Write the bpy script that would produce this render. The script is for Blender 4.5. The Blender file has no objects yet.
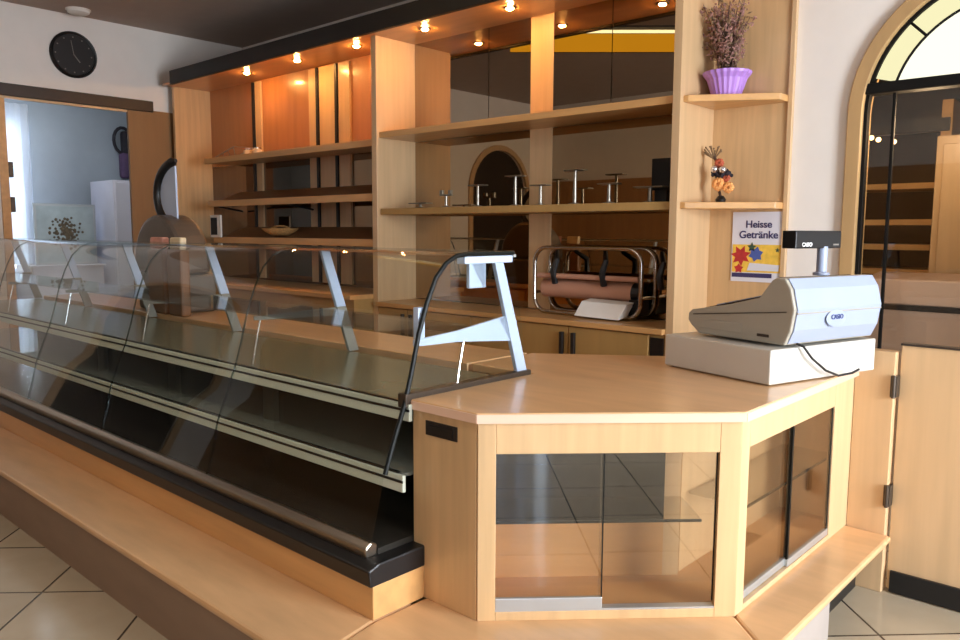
import bpy, bmesh, math, random
from mathutils import Vector, Matrix
random.seed(7)
PI = math.pi
scn = bpy.context.scene
COL = scn.collection

# ------------------------------------------------------------------ colours / materials
def lin(c):
    return tuple(((v/255)/12.92 if v/255 <= .04045 else ((v/255+.055)/1.055)**2.4) for v in c)

def newmat(name):
    m = bpy.data.materials.new(name); m.use_nodes = True
    nt = m.node_tree; nt.nodes.clear()
    out = nt.nodes.new('ShaderNodeOutputMaterial')
    return m, nt, out

def pbr(name, col, rough=.5, metal=0.0, noise=.06, nscale=(6, 6, 6), bump=0.0, coat=0.0, spec=.5):
    m, nt, out = newmat(name)
    b = nt.nodes.new('ShaderNodeBsdfPrincipled')
    b.inputs['Roughness'].default_value = rough
    b.inputs['Metallic'].default_value = metal
    b.inputs['Coat Weight'].default_value = coat
    b.inputs['Coat Roughness'].default_value = .12
    b.inputs['Specular IOR Level'].default_value = spec
    c = lin(col)
    tc = nt.nodes.new('ShaderNodeTexCoord'); mp = nt.nodes.new('ShaderNodeMapping')
    mp.inputs['Scale'].default_value = nscale
    n = nt.nodes.new('ShaderNodeTexNoise'); n.inputs['Scale'].default_value = 1.0
    n.inputs['Detail'].default_value = 4
    r = nt.nodes.new('ShaderNodeValToRGB')
    r.color_ramp.elements[0].position = .3; r.color_ramp.elements[1].position = .7
    r.color_ramp.elements[0].color = tuple(v*(1-noise) for v in c)+(1,)
    r.color_ramp.elements[1].color = tuple(min(1, v*(1+noise)) for v in c)+(1,)
    nt.links.new(tc.outputs['Object'], mp.inputs['Vector'])
    nt.links.new(mp.outputs['Vector'], n.inputs['Vector'])
    nt.links.new(n.outputs['Fac'], r.inputs['Fac'])
    nt.links.new(r.outputs['Color'], b.inputs['Base Color'])
    if bump:
        bp = nt.nodes.new('ShaderNodeBump'); bp.inputs['Strength'].default_value = bump
        bp.inputs['Distance'].default_value = .01
        nt.links.new(n.outputs['Fac'], bp.inputs['Height'])
        nt.links.new(bp.outputs['Normal'], b.inputs['Normal'])
    nt.links.new(b.outputs[0], out.inputs[0])
    return m

def emis(name, col, strength):
    m, nt, out = newmat(name)
    e = nt.nodes.new('ShaderNodeEmission')
    e.inputs['Color'].default_value = lin(col)+(1,); e.inputs['Strength'].default_value = strength
    nt.links.new(e.outputs[0], out.inputs[0])
    return m

def glassmat(name, tint=(.95, .98, .96), f0=.035, rough=.0, haze=0.0):
    m, nt, out = newmat(name)
    t = nt.nodes.new('ShaderNodeBsdfTransparent'); t.inputs['Color'].default_value = tuple(tint)+(1,)
    g = nt.nodes.new('ShaderNodeBsdfGlossy'); g.inputs['Roughness'].default_value = rough
    lw = nt.nodes.new('ShaderNodeLayerWeight'); lw.inputs['Blend'].default_value = .5
    pw = nt.nodes.new('ShaderNodeMath'); pw.operation = 'POWER'; pw.inputs[1].default_value = 5
    ma = nt.nodes.new('ShaderNodeMath'); ma.operation = 'MULTIPLY_ADD'
    ma.inputs[1].default_value = .85; ma.inputs[2].default_value = f0
    mx = nt.nodes.new('ShaderNodeMixShader')
    nt.links.new(lw.outputs['Facing'], pw.inputs[0]); nt.links.new(pw.outputs[0], ma.inputs[0])
    nt.links.new(ma.outputs[0], mx.inputs[0])
    nt.links.new(t.outputs[0], mx.inputs[1]); nt.links.new(g.outputs[0], mx.inputs[2])
    last = mx
    if haze:
        d = nt.nodes.new('ShaderNodeBsdfDiffuse'); d.inputs['Color'].default_value = (.62, .66, .6, 1)
        m2 = nt.nodes.new('ShaderNodeMixShader'); m2.inputs[0].default_value = haze
        nt.links.new(mx.outputs[0], m2.inputs[1]); nt.links.new(d.outputs[0], m2.inputs[2]); last = m2
    nt.links.new(last.outputs[0], out.inputs[0])
    return m

def tilemat():
    m, nt, out = newmat('floor_tiles')
    b = nt.nodes.new('ShaderNodeBsdfPrincipled'); b.inputs['Roughness'].default_value = .13
    tc = nt.nodes.new('ShaderNodeTexCoord'); mp = nt.nodes.new('ShaderNodeMapping')
    mp.inputs['Rotation'].default_value = (0, 0, -PI/4)
    mp.inputs['Location'].default_value = (1.695, -.763, 0)
    br = nt.nodes.new('ShaderNodeTexBrick'); br.offset = 0; br.squash = 1
    br.inputs['Scale'].default_value = 1; br.inputs['Brick Width'].default_value = .45
    br.inputs['Row Height'].default_value = .45; br.inputs['Mortar Size'].default_value = .005
    br.inputs['Mortar Smooth'].default_value = .2
    br.inputs['Color1'].default_value = lin((186, 172, 148))+(1,)
    br.inputs['Color2'].default_value = lin((176, 163, 140))+(1,)
    br.inputs['Mortar'].default_value = lin((70, 62, 52))+(1,)
    n = nt.nodes.new('ShaderNodeTexNoise'); n.inputs['Scale'].default_value = 7; n.inputs['Detail'].default_value = 5
    r = nt.nodes.new('ShaderNodeValToRGB')
    r.color_ramp.elements[0].color = (.8, .78, .74, 1); r.color_ramp.elements[1].color = (1, 1, 1, 1)
    mx = nt.nodes.new('ShaderNodeMix'); mx.data_type = 'RGBA'; mx.blend_type = 'MULTIPLY'
    mx.inputs['Factor'].default_value = 1
    nt.links.new(tc.outputs['Object'], mp.inputs['Vector']); nt.links.new(mp.outputs[0], br.inputs['Vector'])
    nt.links.new(tc.outputs['Object'], n.inputs['Vector']); nt.links.new(n.outputs['Fac'], r.inputs['Fac'])
    nt.links.new(br.outputs['Color'], mx.inputs['A']); nt.links.new(r.outputs['Color'], mx.inputs['B'])
    nt.links.new(mx.outputs['Result'], b.inputs['Base Color'])
    nt.links.new(b.outputs[0], out.inputs[0])
    return m

M = {}
# maple veneer: grain stretched vertically, horizontally, or on flat tops
M['maple'] = pbr('maple_upright', (202, 166, 120), .34, noise=.10, nscale=(26, 26, 1.6), coat=.25)
M['maple_flat'] = pbr('maple_flat', (210, 168, 122), .30, noise=.10, nscale=(3, 14, 14), coat=.35)
M['maple_board'] = pbr('maple_board', (206, 158, 100), .36, noise=.10, nscale=(2, 20, 20), coat=.2)
M['maple_soffit'] = pbr('maple_soffit', (205, 150, 95), .3, noise=.08, nscale=(2, 14, 14), coat=.3)
M['maple_pale'] = pbr('maple_pale', (204, 170, 128), .36, noise=.07, nscale=(24, 24, 1.4), coat=.2)
M['leaf_wood'] = pbr('tan_door', (136, 102, 64), .5, noise=.05, nscale=(20, 20, 2))
M['olive_wood'] = pbr('olive_laminate', (172, 136, 80), .5, noise=.05, nscale=(20, 20, 2))
M['riser'] = pbr('shaded_riser_wood', (136, 112, 92), .45, noise=.08, nscale=(4, 4, 14))  # wood tone with the shade under the ledge mixed into its colour
M['riser_pale'] = pbr('pale_riser', (160, 150, 142), .5)
M['ledge_nose'] = pbr('dark_gap', (60, 40, 26), .5)
M['dark_wood'] = pbr('dark_stained_wood', (44, 34, 27), .45, noise=.2, nscale=(3, 20, 20))
M['cornice'] = pbr('black_cornice', (26, 22, 20), .55, noise=.1)
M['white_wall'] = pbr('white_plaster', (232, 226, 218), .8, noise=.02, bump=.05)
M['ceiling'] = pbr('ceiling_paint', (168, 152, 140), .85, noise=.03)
M['blue_wall'] = pbr('storeroom_wall', (164, 172, 180), .8, noise=.03)
M['brown_wall'] = pbr('brown_wall', (64, 47, 36), .7, noise=.08)
M['tile'] = tilemat()
M['front_panel'] = pbr('front_wood_panelling', (168, 122, 74), .4, noise=.1, nscale=(14, 14, 1.2))
M['rack_back'] = pbr('rack_back_board', (176, 118, 70), .36, noise=.1, nscale=(14, 14, 1.2), coat=.4)
M['tray'] = pbr('brown_tray', (120, 84, 54), .4, noise=.1, nscale=(2, 20, 20))
M['arch_wood'] = pbr('arch_casing', (176, 142, 96), .5, noise=.08, nscale=(14, 14, 2))
M['joint'] = glassmat('joint_glass', (.45, .52, .48), .08)
M['post_grey'] = pbr('post_grey', (128, 126, 116), .4, noise=.03)
M['black'] = pbr('black_rubber', (16, 16, 17), .4, noise=.1)
M['black_gloss'] = pbr('black_plastic', (12, 12, 14), .4, spec=.3)
M['chrome'] = pbr('brushed_steel', (170, 160, 146), .28, 1, noise=.05, nscale=(1, 40, 40))
M['steel'] = pbr('polished_steel', (196, 192, 186), .16, 1, noise=.03)
M['stand_steel'] = pbr('stand_steel', (150, 146, 136), .3, 1, noise=.03)
M['alu'] = pbr('anodised_aluminium', (196, 200, 200), .4, .75, noise=.03)
M['edge_sheen'] = pbr('pink_edge_sheen', (226, 190, 164), .3, noise=.02, coat=.3)  # lit sheen of the countertop edge, put into its colour
M['edge_alu'] = pbr('shelf_edge_profile', (214, 222, 206), .45, .15, noise=.03)
M['white_metal'] = pbr('white_enamel', (178, 194, 220), .32, noise=.02)
M['mirror'] = pbr('bronze_mirror', (176, 158, 138), .015, 1, noise=.01)
M['mirror_dark'] = pbr('dark_bronze_mirror', (124, 104, 84), .02, 1, noise=.01)
M['mirror_low'] = pbr('warm_bronze_mirror', (168, 144, 114), .015, 1, noise=.01)
M['glass'] = glassmat('case_glass', (.965, .98, .968), .03)
M['glass_edge'] = pbr('cut_glass_edge', (14, 19, 18), .45, spec=.2)
M['shelf_glass'] = glassmat('shelf_glass', (.78, .84, .78), .07, 0, .22)
M['top_glass'] = glassmat('top_glass', (.90, .94, .90), .07, 0, .06)
M['smoke_glass'] = glassmat('smoked_cabinet_glass', (.90, .89, .86), .05)
M['front_glass'] = glassmat('sliding_door_glass', (.93, .91, .87), .10)
M['dark_deck'] = pbr('dark_deck', (126, 132, 114), .2, .2, noise=.1)
M['well'] = pbr('well_floor', (50, 47, 42), .25, .1, noise=.15)
M['case_inner'] = pbr('case_inner', (40, 37, 33), .25, .1, noise=.1)
M['counter_inner'] = pbr('counter_inner', (206, 156, 102), .45, noise=.08, nscale=(2, 2, 18))
M['putty'] = pbr('putty_plastic', (158, 152, 138), .5, noise=.02)
M['putty_light'] = pbr('pale_grey_plastic', (146, 156, 178), .45, noise=.02)
M['drawer'] = pbr('drawer_enamel', (192, 188, 178), .42, noise=.02)
M['ink'] = pbr('blue_ink', (58, 70, 120), .6)
M['white_ink'] = pbr('white_ink', (235, 235, 235), .6)
M['hole'] = pbr('vent_dark', (30, 22, 16), .6)
M['hinge'] = pbr('dark_hinge', (74, 64, 54), .4, .6)
M['paper'] = pbr('white_paper', (236, 232, 224), .8, noise=.02)
M['poster'] = pbr('poster_paper', (214, 214, 222), .6, noise=.02)
M['poster_text'] = pbr('poster_text', (52, 48, 92), .6)
M['poster_yellow'] = pbr('poster_yellow', (232, 190, 74), .6, noise=.15, nscale=(30, 30, 30))
M['poster_red'] = pbr('poster_red', (178, 44, 44), .6, noise=.2, nscale=(30, 30, 30))
M['poster_blue'] = pbr('poster_blue', (70, 90, 160), .6)
M['poster_green'] = pbr('poster_green', (56, 80, 60), .6)
M['kraft'] = pbr('brown_paper_roll', (196, 146, 120), .65, noise=.06, nscale=(2, 20, 20))
M['purple'] = pbr('purple_pot', (176, 132, 210), .38, noise=.04)
M['heather'] = pbr('dried_heather', (150, 110, 100), .85, noise=.35, nscale=(40, 40, 40))
M['heather2'] = pbr('dried_stalks', (128, 104, 76), .85, noise=.35, nscale=(40, 40, 40))
M['twig'] = pbr('twig', (74, 52, 40), .8)
M['silver'] = pbr('silver_bauble', (220, 220, 226), .15, .9)
M['orange_flower'] = pbr('orange_flower', (232, 162, 92), .7, noise=.2, nscale=(60, 60, 60))
M['rust'] = pbr('rust_petal', (178, 84, 54), .7, noise=.2, nscale=(60, 60, 60))
M['grey_hood'] = pbr('grey_hood', (104, 94, 84), .38, .5, noise=.1)
M['pink'] = pbr('pink_bag', (224, 164, 146), .6, noise=.2, nscale=(20, 20, 20))
M['cream'] = pbr('cream_bag', (228, 208, 170), .6, noise=.15, nscale=(20, 20, 20))
M['wicker'] = pbr('wicker', (190, 148, 92), .6, noise=.3, nscale=(60, 60, 60), bump=.4)
M['clock_face'] = pbr('clock_face', (30, 28, 27), .4)
M['clock_mark'] = pbr('clock_mark', (110, 104, 98), .5)
def clothmat():
    m, nt, out = newmat('net_curtain')
    a = nt.nodes.new('ShaderNodeBsdfDiffuse'); a.inputs['Color'].default_value = (.85, .87, .9, 1)
    b = nt.nodes.new('ShaderNodeBsdfTranslucent'); b.inputs['Color'].default_value = (.85, .88, .92, 1)
    mx = nt.nodes.new('ShaderNodeMixShader'); mx.inputs[0].default_value = .6
    nt.links.new(a.outputs[0], mx.inputs[1]); nt.links.new(b.outputs[0], mx.inputs[2]); nt.links.new(mx.outputs[0], out.inputs[0])
    return m
M['curtain'] = clothmat()
M['floral'] = pbr('picture_board', (176, 188, 190), .6, noise=.12, nscale=(8, 8, 8))
M['floral_dark'] = pbr('picture_flowers', (96, 82, 62), .7, noise=.4, nscale=(30, 30, 30))
M['white_cab'] = pbr('white_laminate', (222, 218, 226), .5, noise=.02)
M['bag_dark'] = pbr('dark_cloth', (34, 28, 36), .8, noise=.2)
M['bag_purple'] = pbr('purple_cloth', (84, 62, 92), .8, noise=.2)
M['lead'] = pbr('lead_came', (18, 16, 14), .7, spec=.15)
M['beige_mach'] = pbr('beige_enamel', (190, 160, 140), .45, noise=.04)
M['bulb'] = emis('halogen_bulb', (255, 186, 104), 1050)
M['lampglow'] = emis('small_lamp', (255, 214, 150), 8)
M['fan_yellow'] = emis('fanlight_yellow', (255, 248, 196), 1.15)
M['fan_white'] = emis('fanlight_white', (255, 252, 226), 1.5)
M['tube'] = emis('fluorescent_tube', (255, 246, 200), 4)
M['yellow_panel'] = emis('lit_yellow_panel', (236, 172, 36), 1.6)
M['window_glass'] = glassmat('window_glass', (.97, .98, 1), .04)

# ------------------------------------------------------------------ mesh builder
class MB:
    def __init__(s): s.bm = bmesh.new()
    def _add(s, co, faces):
        v = [s.bm.verts.new(c) for c in co]
        for f in faces:
            try: s.bm.faces.new([v[i] for i in f])
            except ValueError: pass
        return s
    def box(s, x0, y0, z0, x1, y1, z1):
        co = [(x, y, z) for z in (z0, z1) for y in (y0, y1) for x in (x0, x1)]
        return s._add(co, [(0, 2, 3, 1), (4, 5, 7, 6), (0, 1, 5, 4), (2, 6, 7, 3), (0, 4, 6, 2), (1, 3, 7, 5)])
    def obox(s, o, u, v, w):
        """box from corner o with edge vectors u, v, w"""
        o, u, v, w = map(Vector, (o, u, v, w))
        co = [o+u*i+v*j+w*k for k in (0, 1) for j in (0, 1) for i in (0, 1)]
        return s._add(co, [(0, 2, 3, 1), (4, 5, 7, 6), (0, 1, 5, 4), (2, 6, 7, 3), (0, 4, 6, 2), (1, 3, 7, 5)])
    def prism(s, poly, d, m3=None):
        """poly: list of 3-D points, extruded by vector d"""
        d = Vector(d); n = len(poly)
        co = [Vector(p) for p in poly]+[Vector(p)+d for p in poly]
        fs = [tuple(range(n))[::-1], tuple(range(n, 2*n))]+[(i, (i+1) % n, n+(i+1) % n, n+i) for i in range(n)]
        return s._add(co, fs)
    def strip(s, prof, th, d, nrm=None):
        """open profile (3-D points) thickened by th along its in-plane normal and swept along d"""
        d = Vector(d); ax = d.normalized(); P = [Vector(p) for p in prof]; n = len(P); off = []
        for i in range(n):
            t = (P[min(i+1, n-1)]-P[max(i-1, 0)]).normalized()
            off.append(P[i]+ax.cross(t)*th)
        return s.prism(P+off[::-1], d)
    def tube(s, pts, r, n=10, closed=False):
        P = [Vector(p) for p in pts]; m = len(P); rings = []
        up = None
        for i in range(m):
            a = P[(i-1) % m] if (closed or i > 0) else P[i]
            b = P[(i+1) % m] if (closed or i < m-1) else P[i]
            t = (b-a).normalized()
            if up is None:
                up = Vector((0, 0, 1)) if abs(t.z) < .9 else Vector((1, 0, 0))
            sd = t.cross(up).normalized(); up = sd.cross(t).normalized()
            rr = r[i] if isinstance(r, (list, tuple)) else r
            rings.append([s.bm.verts.new(P[i]+(sd*math.cos(2*PI*k/n)+up*math.sin(2*PI*k/n))*rr) for k in range(n)])
        for i in range(m if closed else m-1):
            A, B = rings[i], rings[(i+1) % m]
            for k in range(n):
                s.bm.faces.new((A[k], A[(k+1) % n], B[(k+1) % n], B[k]))
        if not closed:
            s.bm.faces.new(rings[0][::-1]); s.bm.faces.new(rings[-1])
        return s
    def lathe(s, prof, c, n=24, axis='z', ribs=None):
        c = Vector(c); rings = []
        for (r, h) in prof:
            ring = []
            for k in range(n):
                a = 2*PI*k/n; rr = r*(1 if not ribs else 1+ribs*(1 if k % 2 else -1))
                p = Vector((rr*math.cos(a), rr*math.sin(a), h))
                if axis == 'x': p = Vector((h, p.x, p.y))
                if axis == 'y': p = Vector((p.x, h, p.y))
                ring.append(s.bm.verts.new(c+p))
            rings.append(ring)
        for A, B in zip(rings, rings[1:]):
            for k in range(n): s.bm.faces.new((A[k], A[(k+1) % n], B[(k+1) % n], B[k]))
        s.bm.faces.new(rings[0][::-1]); s.bm.faces.new(rings[-1])
        return s
    def ball(s, c, r, sub=2, sc=(1, 1, 1)):
        bmesh.ops.create_icosphere(s.bm, subdivisions=sub, radius=r,
                                   matrix=Matrix.Translation(c) @ Matrix.Diagonal((*sc, 1)))
        return s

def origin_of(parent):
    o = Vector((0, 0, 0))
    while parent is not None:
        o += parent.location; parent = parent.parent
    return o

def build(name, mb, mat, parent=None, base=None, bevel=0.0, smooth=False, label=None):
    bm = mb.bm
    off = origin_of(parent)+(Vector(base) if base is not None else Vector())
    if parent is None and base is None: off = Vector()
    bmesh.ops.recalc_face_normals(bm, faces=bm.faces)
    bmesh.ops.translate(bm, verts=bm.verts, vec=-off)
    me = bpy.data.meshes.new(name); bm.to_mesh(me); bm.free()
    if smooth:
        for p in me.polygons: p.use_smooth = True
    me.materials.append(M[mat] if isinstance(mat, str) else mat)
    o = bpy.data.objects.new(name, me); COL.objects.link(o)
    if parent is not None: o.parent = parent
    if base is not None: o.location = base
    if bevel:
        b = o.modifiers.new('bevel', 'BEVEL'); b.width = bevel; b.segments = 2; b.limit_method = 'ANGLE'
    if smooth:
        for e in me.edges: pass
        try: me.set_sharp_from_angle(angle=math.radians(38))
        except Exception: pass
    if label: o['label'] = label
    return o

def tag(o, label=None, cat=None, group=None, kind=None):
    if label: o['label'] = label
    if cat: o['category'] = cat
    if group: o['group'] = group
    if kind: o['kind'] = kind
    return o

def thing(name, loc, label, cat, group=None):
    o = bpy.data.objects.new(name, None); COL.objects.link(o); o.location = loc
    o.empty_display_size = .1
    return tag(o, label, cat, group)

def struct(name, mb, mat, parent=None, **k):
    o = build(name, mb, mat, parent, **k)
    if parent is None: o['kind'] = 'structure'
    return o

def dup(root, loc, label=None, group=None):
    r = root.copy(); COL.objects.link(r); r.location = loc
    if label: r['label'] = label
    if group: r['group'] = group
    for ch in list(root.children):
        c = ch.copy(); COL.objects.link(c); c.parent = r
        for g in list(ch.children):
            d = g.copy(); COL.objects.link(d); d.parent = c
    return r

def text(name, body, size, mat, parent, mtx, ext=.0008, label=None, align='CENTER', sx=1.0):
    cu = bpy.data.curves.new(name+'_curve', 'FONT'); cu.body = body; cu.size = size; cu.extrude = ext; cu.offset = size*.018
    cu.align_x = align; cu.align_y = 'CENTER'
    tmp = bpy.data.objects.new(name+'_tmp', cu); COL.objects.link(tmp)
    dg = bpy.context.evaluated_depsgraph_get(); dg.update()
    me = bpy.data.meshes.new_from_object(tmp.evaluated_get(dg))
    bpy.data.objects.remove(tmp)
    me.name = name
    me.transform(Matrix.Translation(-origin_of(parent)) @ mtx @ Matrix.Diagonal((sx, 1, 1, 1)))
    me.materials.clear(); me.materials.append(M[mat])
    o = bpy.data.objects.new(name, me); COL.objects.link(o); o.parent = parent
    if label: o['label'] = label
    return o

def frame(o, x, y):
    """matrix whose X axis is x, Y axis y, at o"""
    x = Vector(x).normalized(); y = Vector(y).normalized(); z = x.cross(y)
    m = Matrix((x, y, z)).transposed().to_4x4(); m.translation = Vector(o)
    return m

def arc(cx, cz, r, a0, a1, n, y):
    return [(cx+r*math.cos(math.radians(a0+(a1-a0)*i/n)), y, cz+r*math.sin(math.radians(a0+(a1-a0)*i/n))) for i in range(n+1)]

# ------------------------------------------------------------------ key sizes
HL, HC = .243, .896             # ledge top, counter top
C567 = .567
XL, XR = -6.63, 4.2             # left and right wall
YBK, YF = 2.76, -3.4            # back and front wall
CEIL = 3.486
YB = 2.334                      # front of the wall units

# ================================================================== SETTING
struct('floor', MB().box(XL-3, YF-.1, -.1, XR+.1, 6.2, 0), 'tile')
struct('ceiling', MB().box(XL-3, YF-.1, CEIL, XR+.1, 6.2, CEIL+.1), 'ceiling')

# left wall with a door opening (y .775-1.93, up to 2.65) and an arched doorway at y -2.23
def wall_left():
    pts = [(YF-.1, 0), (-2.87, 0), (-2.87, 2.05)]
    pts += [(-2.23+.64*math.cos(math.radians(a)), 2.05+.64*math.sin(math.radians(a))) for a in range(170, 9, -10)]
    pts += [(-1.59, 2.05), (-1.59, 0), (.775, 0), (.775, 2.65), (2.2, 2.65), (2.2, 0), (3.39, 0), (3.39, CEIL), (YF-.1, CEIL)]
    return MB().prism([(XL, y, z) for y, z in pts], (-.1, 0, 0))
struct('wall_left', wall_left(), 'white_wall')
def wall_back():
    cx, cz, r = .82, 2.05, .69
    pts = [(-.72, 0), (cx-r, 0), (cx-r, cz)]
    pts += [(cx+r*math.cos(math.radians(a)), cz+r*math.sin(math.radians(a))) for a in range(172, 7, -8)]
    pts += [(cx+r, cz), (cx+r, 0), (XR, 0), (XR, CEIL), (-.72, CEIL)]
    return MB().prism([(x, YBK, z) for x, z in pts], (0, .14, 0)).box(XL, 3.25, 0, -.58, 3.39, CEIL).box(-.72, YBK+.14, 0, -.58, 3.25, CEIL)
struct('wall_back', wall_back(), 'white_wall')
# right wall: two shop windows
def wall_right():
    m = MB()
    x0, x1 = XR, XR+.12
    m.box(x0, -2.9, 0, x1, -.15, CEIL); m.box(x0, 1.55, 0, x1, YBK, CEIL)
    m.box(x0, YF, 0, x1, -2.9, .3); m.box(x0, YF, 2.7, x1, -2.9, CEIL)
    m.box(x0, -.15, 0, x1, 1.55, .25); m.box(x0, -.15, 2.7, x1, 1.55, CEIL)
    return m
struct('wall_right', wall_right(), 'white_wall')
def wall_front():
    m = MB(); y0, y1 = YF-.12, YF
    m.box(XL, y0, 0, 2.9, y1, CEIL)
    m.box(2.9, y0, 0, XR+.12, y1, .2); m.box(2.9, y0, 2.6, XR+.12, y1, CEIL)
    return m
struct('wall_front', wall_front(), 'white_wall')

def flat_window(name, a, b, z0, z1, axis, pos, nm):
    """window in the plane axis=pos between a and b"""
    def bx(m, p, q, z, w, d=.05):
        return m.box(pos-d, p, z, pos+d, q, w) if axis == 'x' else m.box(p, pos-d, z, q, pos+d, w)
    f = MB(); bx(f, a, a+.06, z0, z1); bx(f, b-.06, b, z0, z1); bx(f, a, b, z0, z0+.06); bx(f, a, b, z1-.06, z1)
    for k in range(1, nm):
        c = a+(b-a)*k/nm; bx(f, c-.025, c+.025, z0, z1)
    w = build(name, f, 'white_metal'); w['kind'] = 'structure'
    g = MB(); bx(g, a+.06, b-.06, z0+.06, z1-.06, .004); build('pane', g, 'window_glass', w)
    return w
flat_window('window_1', -.15, 1.55, .25, 2.7, 'x', XR+.06, 2)
flat_window('window_2', -3.38, -2.9, .3, 2.7, 'x', XR+.06, 1)
flat_window('window_3', 2.9, 4.18, .2, 2.6, 'y', YF-.06, 2)
struct('trim_4', MB().box(XL, YF, 0, 2.1, YF+.03, 2.25), 'front_panel')

# arched doorway in the left wall, seen only in the mirrors
d2 = MB().prism([(XL-.06, y, z) for y, z in [(-2.87, 0), (-2.87, 2.05)]+[(-2.23+.64*math.cos(math.radians(a)), 2.05+.64*math.sin(math.radians(a))) for a in range(170, 9, -10)]+[(-1.59, 2.05), (-1.59, 0)]], (.03, 0, 0))
d2 = struct('door_2', d2, 'dark_wood')
ringm = MB()
inn = [(-2.87, 0), (-2.87, 2.05)]+[(-2.23+.64*math.cos(math.radians(a)), 2.05+.64*math.sin(math.radians(a))) for a in range(170, 9, -10)]+[(-1.59, 2.05), (-1.59, 0)]
outr = [(-2.95, 0), (-2.95, 2.05)]+[(-2.23+.72*math.cos(math.radians(a)), 2.05+.72*math.sin(math.radians(a))) for a in range(170, 9, -10)]+[(-1.51, 2.05), (-1.51, 0)]
ringm.prism([(XL+.005, y, z) for y, z in outr+inn[::-1]], (.03, 0, 0))
build('casing', ringm, 'maple_pale', d2)

# ---- storeroom beyond the left wall
SX = -9.3
struct('wall_storeroom', MB().box(SX-.1, -.2, 0, SX, 1.36, CEIL).box(SX-.1, 1.76, 0, SX, 3.6, CEIL).box(SX-.1, 1.36, 0, SX, 1.76, .9).box(SX-.1, 1.36, 2.75, SX, 1.76, CEIL), 'blue_wall')
struct('wall_storeroom_side', MB().box(SX, 3.5, 0, XL-.1, 3.6, CEIL).box(SX, -.3, 0, XL-.1, -.2, CEIL), 'blue_wall')
flat_window('window_5', 1.36, 1.76, .9, 2.75, 'x', SX-.05, 1)
cur = []
for i in range(25):
    t = i/24; cur.append((SX+.13+.02*math.sin(t*PI*9), 1.30+.52*t))
cm = MB().strip([(x, y, 1.0) for x, y in cur], .004, (0, 0, 1.95))
tag(build('curtain', cm, 'curtain', base=(SX+.1, 1.56, 1.0), smooth=True), 'white net curtain over the bright window in the back room', 'curtain')
# ---- room behind the arch
struct('wall_backroom', MB().box(-1.6, 4.5, 0, 2.4, 4.6, CEIL).box(-1.7, 3.39, 0, -1.6, 4.6, CEIL).box(2.4, YBK+.14, 0, 2.5, 4.6, CEIL), 'brown_wall')

# header rail of the storeroom door, door jamb and the sliding leaf
t1 = struct('trim_1', MB().box(XL, -.6, 2.642, XL+.075, 2.16, 2.752), 'dark_wood', bevel=.006)
build('pale_underside', MB().box(XL+.002, -.6, 2.62, XL+.04, 2.15, 2.642), 'maple_pale', t1)
j = struct('trim_2', MB().box(XL-.1, .72, 0, XL+.025, .79, 2.63), 'maple_board')
for z in (1.98, 1.66):
    build('hinge', MB().box(XL-.04, .79, z-.07, XL+.03, .83, z+.07), 'hinge', j, bevel=.004)
d1 = struct('door_1', MB().box(XL+.012, 1.90, .01, XL+.05, 2.62, 2.66), 'leaf_wood', bevel=.003)

# baseboard of the back wall right of the gate
struct('baseboard_back', MB().box(1.55, YBK-.02, 0, XR, YBK, .1), 'black')

# ---- arched window in the back wall
CX, CZ = .82, 2.05
def arch_ring(r0, r1, y0, y1, z0=0.0):
    a = [(CX-r1, y0, z0)]+arc(CX, CZ, r1, 180, 0, 40, y0)+[(CX+r1, y0, z0)]
    b = [(CX-r0, y0, z0)]+arc(CX, CZ, r0, 180, 0, 40, y0)+[(CX+r0, y0, z0)]
    m = MB(); n = len(a); d = Vector((0, y1-y0, 0))
    v = [[m.bm.verts.new(p) for p in a], [m.bm.verts.new(p) for p in b],
         [m.bm.verts.new(Vector(p)+d) for p in a], [m.bm.verts.new(Vector(p)+d) for p in b]]
    for i in range(n-1):
        for A, B in ((0, 1), (1, 3), (3, 2), (2, 0)):
            m.bm.faces.new((v[A][i], v[A][i+1], v[B][i+1], v[B][i]))
    for i in (0, n-1): m.bm.faces.new((v[0][i], v[1][i], v[3][i], v[2][i]))
    return m
w6 = build('window_6', arch_ring(.625, .695, YBK-.03, YBK+.14), 'arch_wood', bevel=.004); w6['kind'] = 'structure'
build('inner_bead', arch_ring(.608, .627, YBK+.01, YBK+.06), 'lead', w6)
build('transom', MB().box(CX-.62, YBK-.015, 2.145, CX+.62, YBK+.08, 2.2), 'lead', w6, bevel=.006)
for x in (.335, .82, 1.305):
    build('muntin', MB().box(x-.007, YBK+.02, .05, x+.007, YBK+.04, 2.15), 'lead', w6)
build('pane', MB().box(CX-.61, YBK+.028, .05, CX+.61, YBK+.034, 2.15), 'smoke_glass', w6)
def wedge(r0, r1, a0, a1, y0, y1):
    P = []
    for a, r in [(a0+(a1-a0)*i/8, r1) for i in range(9)]+[(a1-(a1-a0)*i/8, r0) for i in range(9)]:
        P.append((CX+r*math.cos(math.radians(a)), y0, max(2.2, CZ+r*math.sin(math.radians(a)))))
    return MB().prism(P, (0, y1-y0, 0))
for a0, a1 in ((163, 135), (135, 90), (90, 45), (45, 17)):
    build('fanlight_pane', wedge(.508, .607, a0, a1, YBK+.03, YBK+.036), 'fan_yellow', w6, label='yellow fanlight pane')
half = [p for p in arc(CX, CZ, .502, 163, 17, 30, YBK+.03)]
build('fanlight_pane', MB().prism(half, (0, .006, 0)), 'fan_white', w6, label='white half-round fanlight pane')
build('lead_strip', MB().tube(arc(CX, CZ, .505, 163, 17, 30, YBK+.028), .007, 8), 'lead', w6)
for a in (135, 90, 45):
    ca, sa = math.cos(math.radians(a)), math.sin(math.radians(a))
    build('lead_strip', MB().tube([(CX+.505*ca, YBK+.028, CZ+.505*sa), (CX+.61*ca, YBK+.028, CZ+.61*sa)], .007, 8), 'lead', w6)

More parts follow.
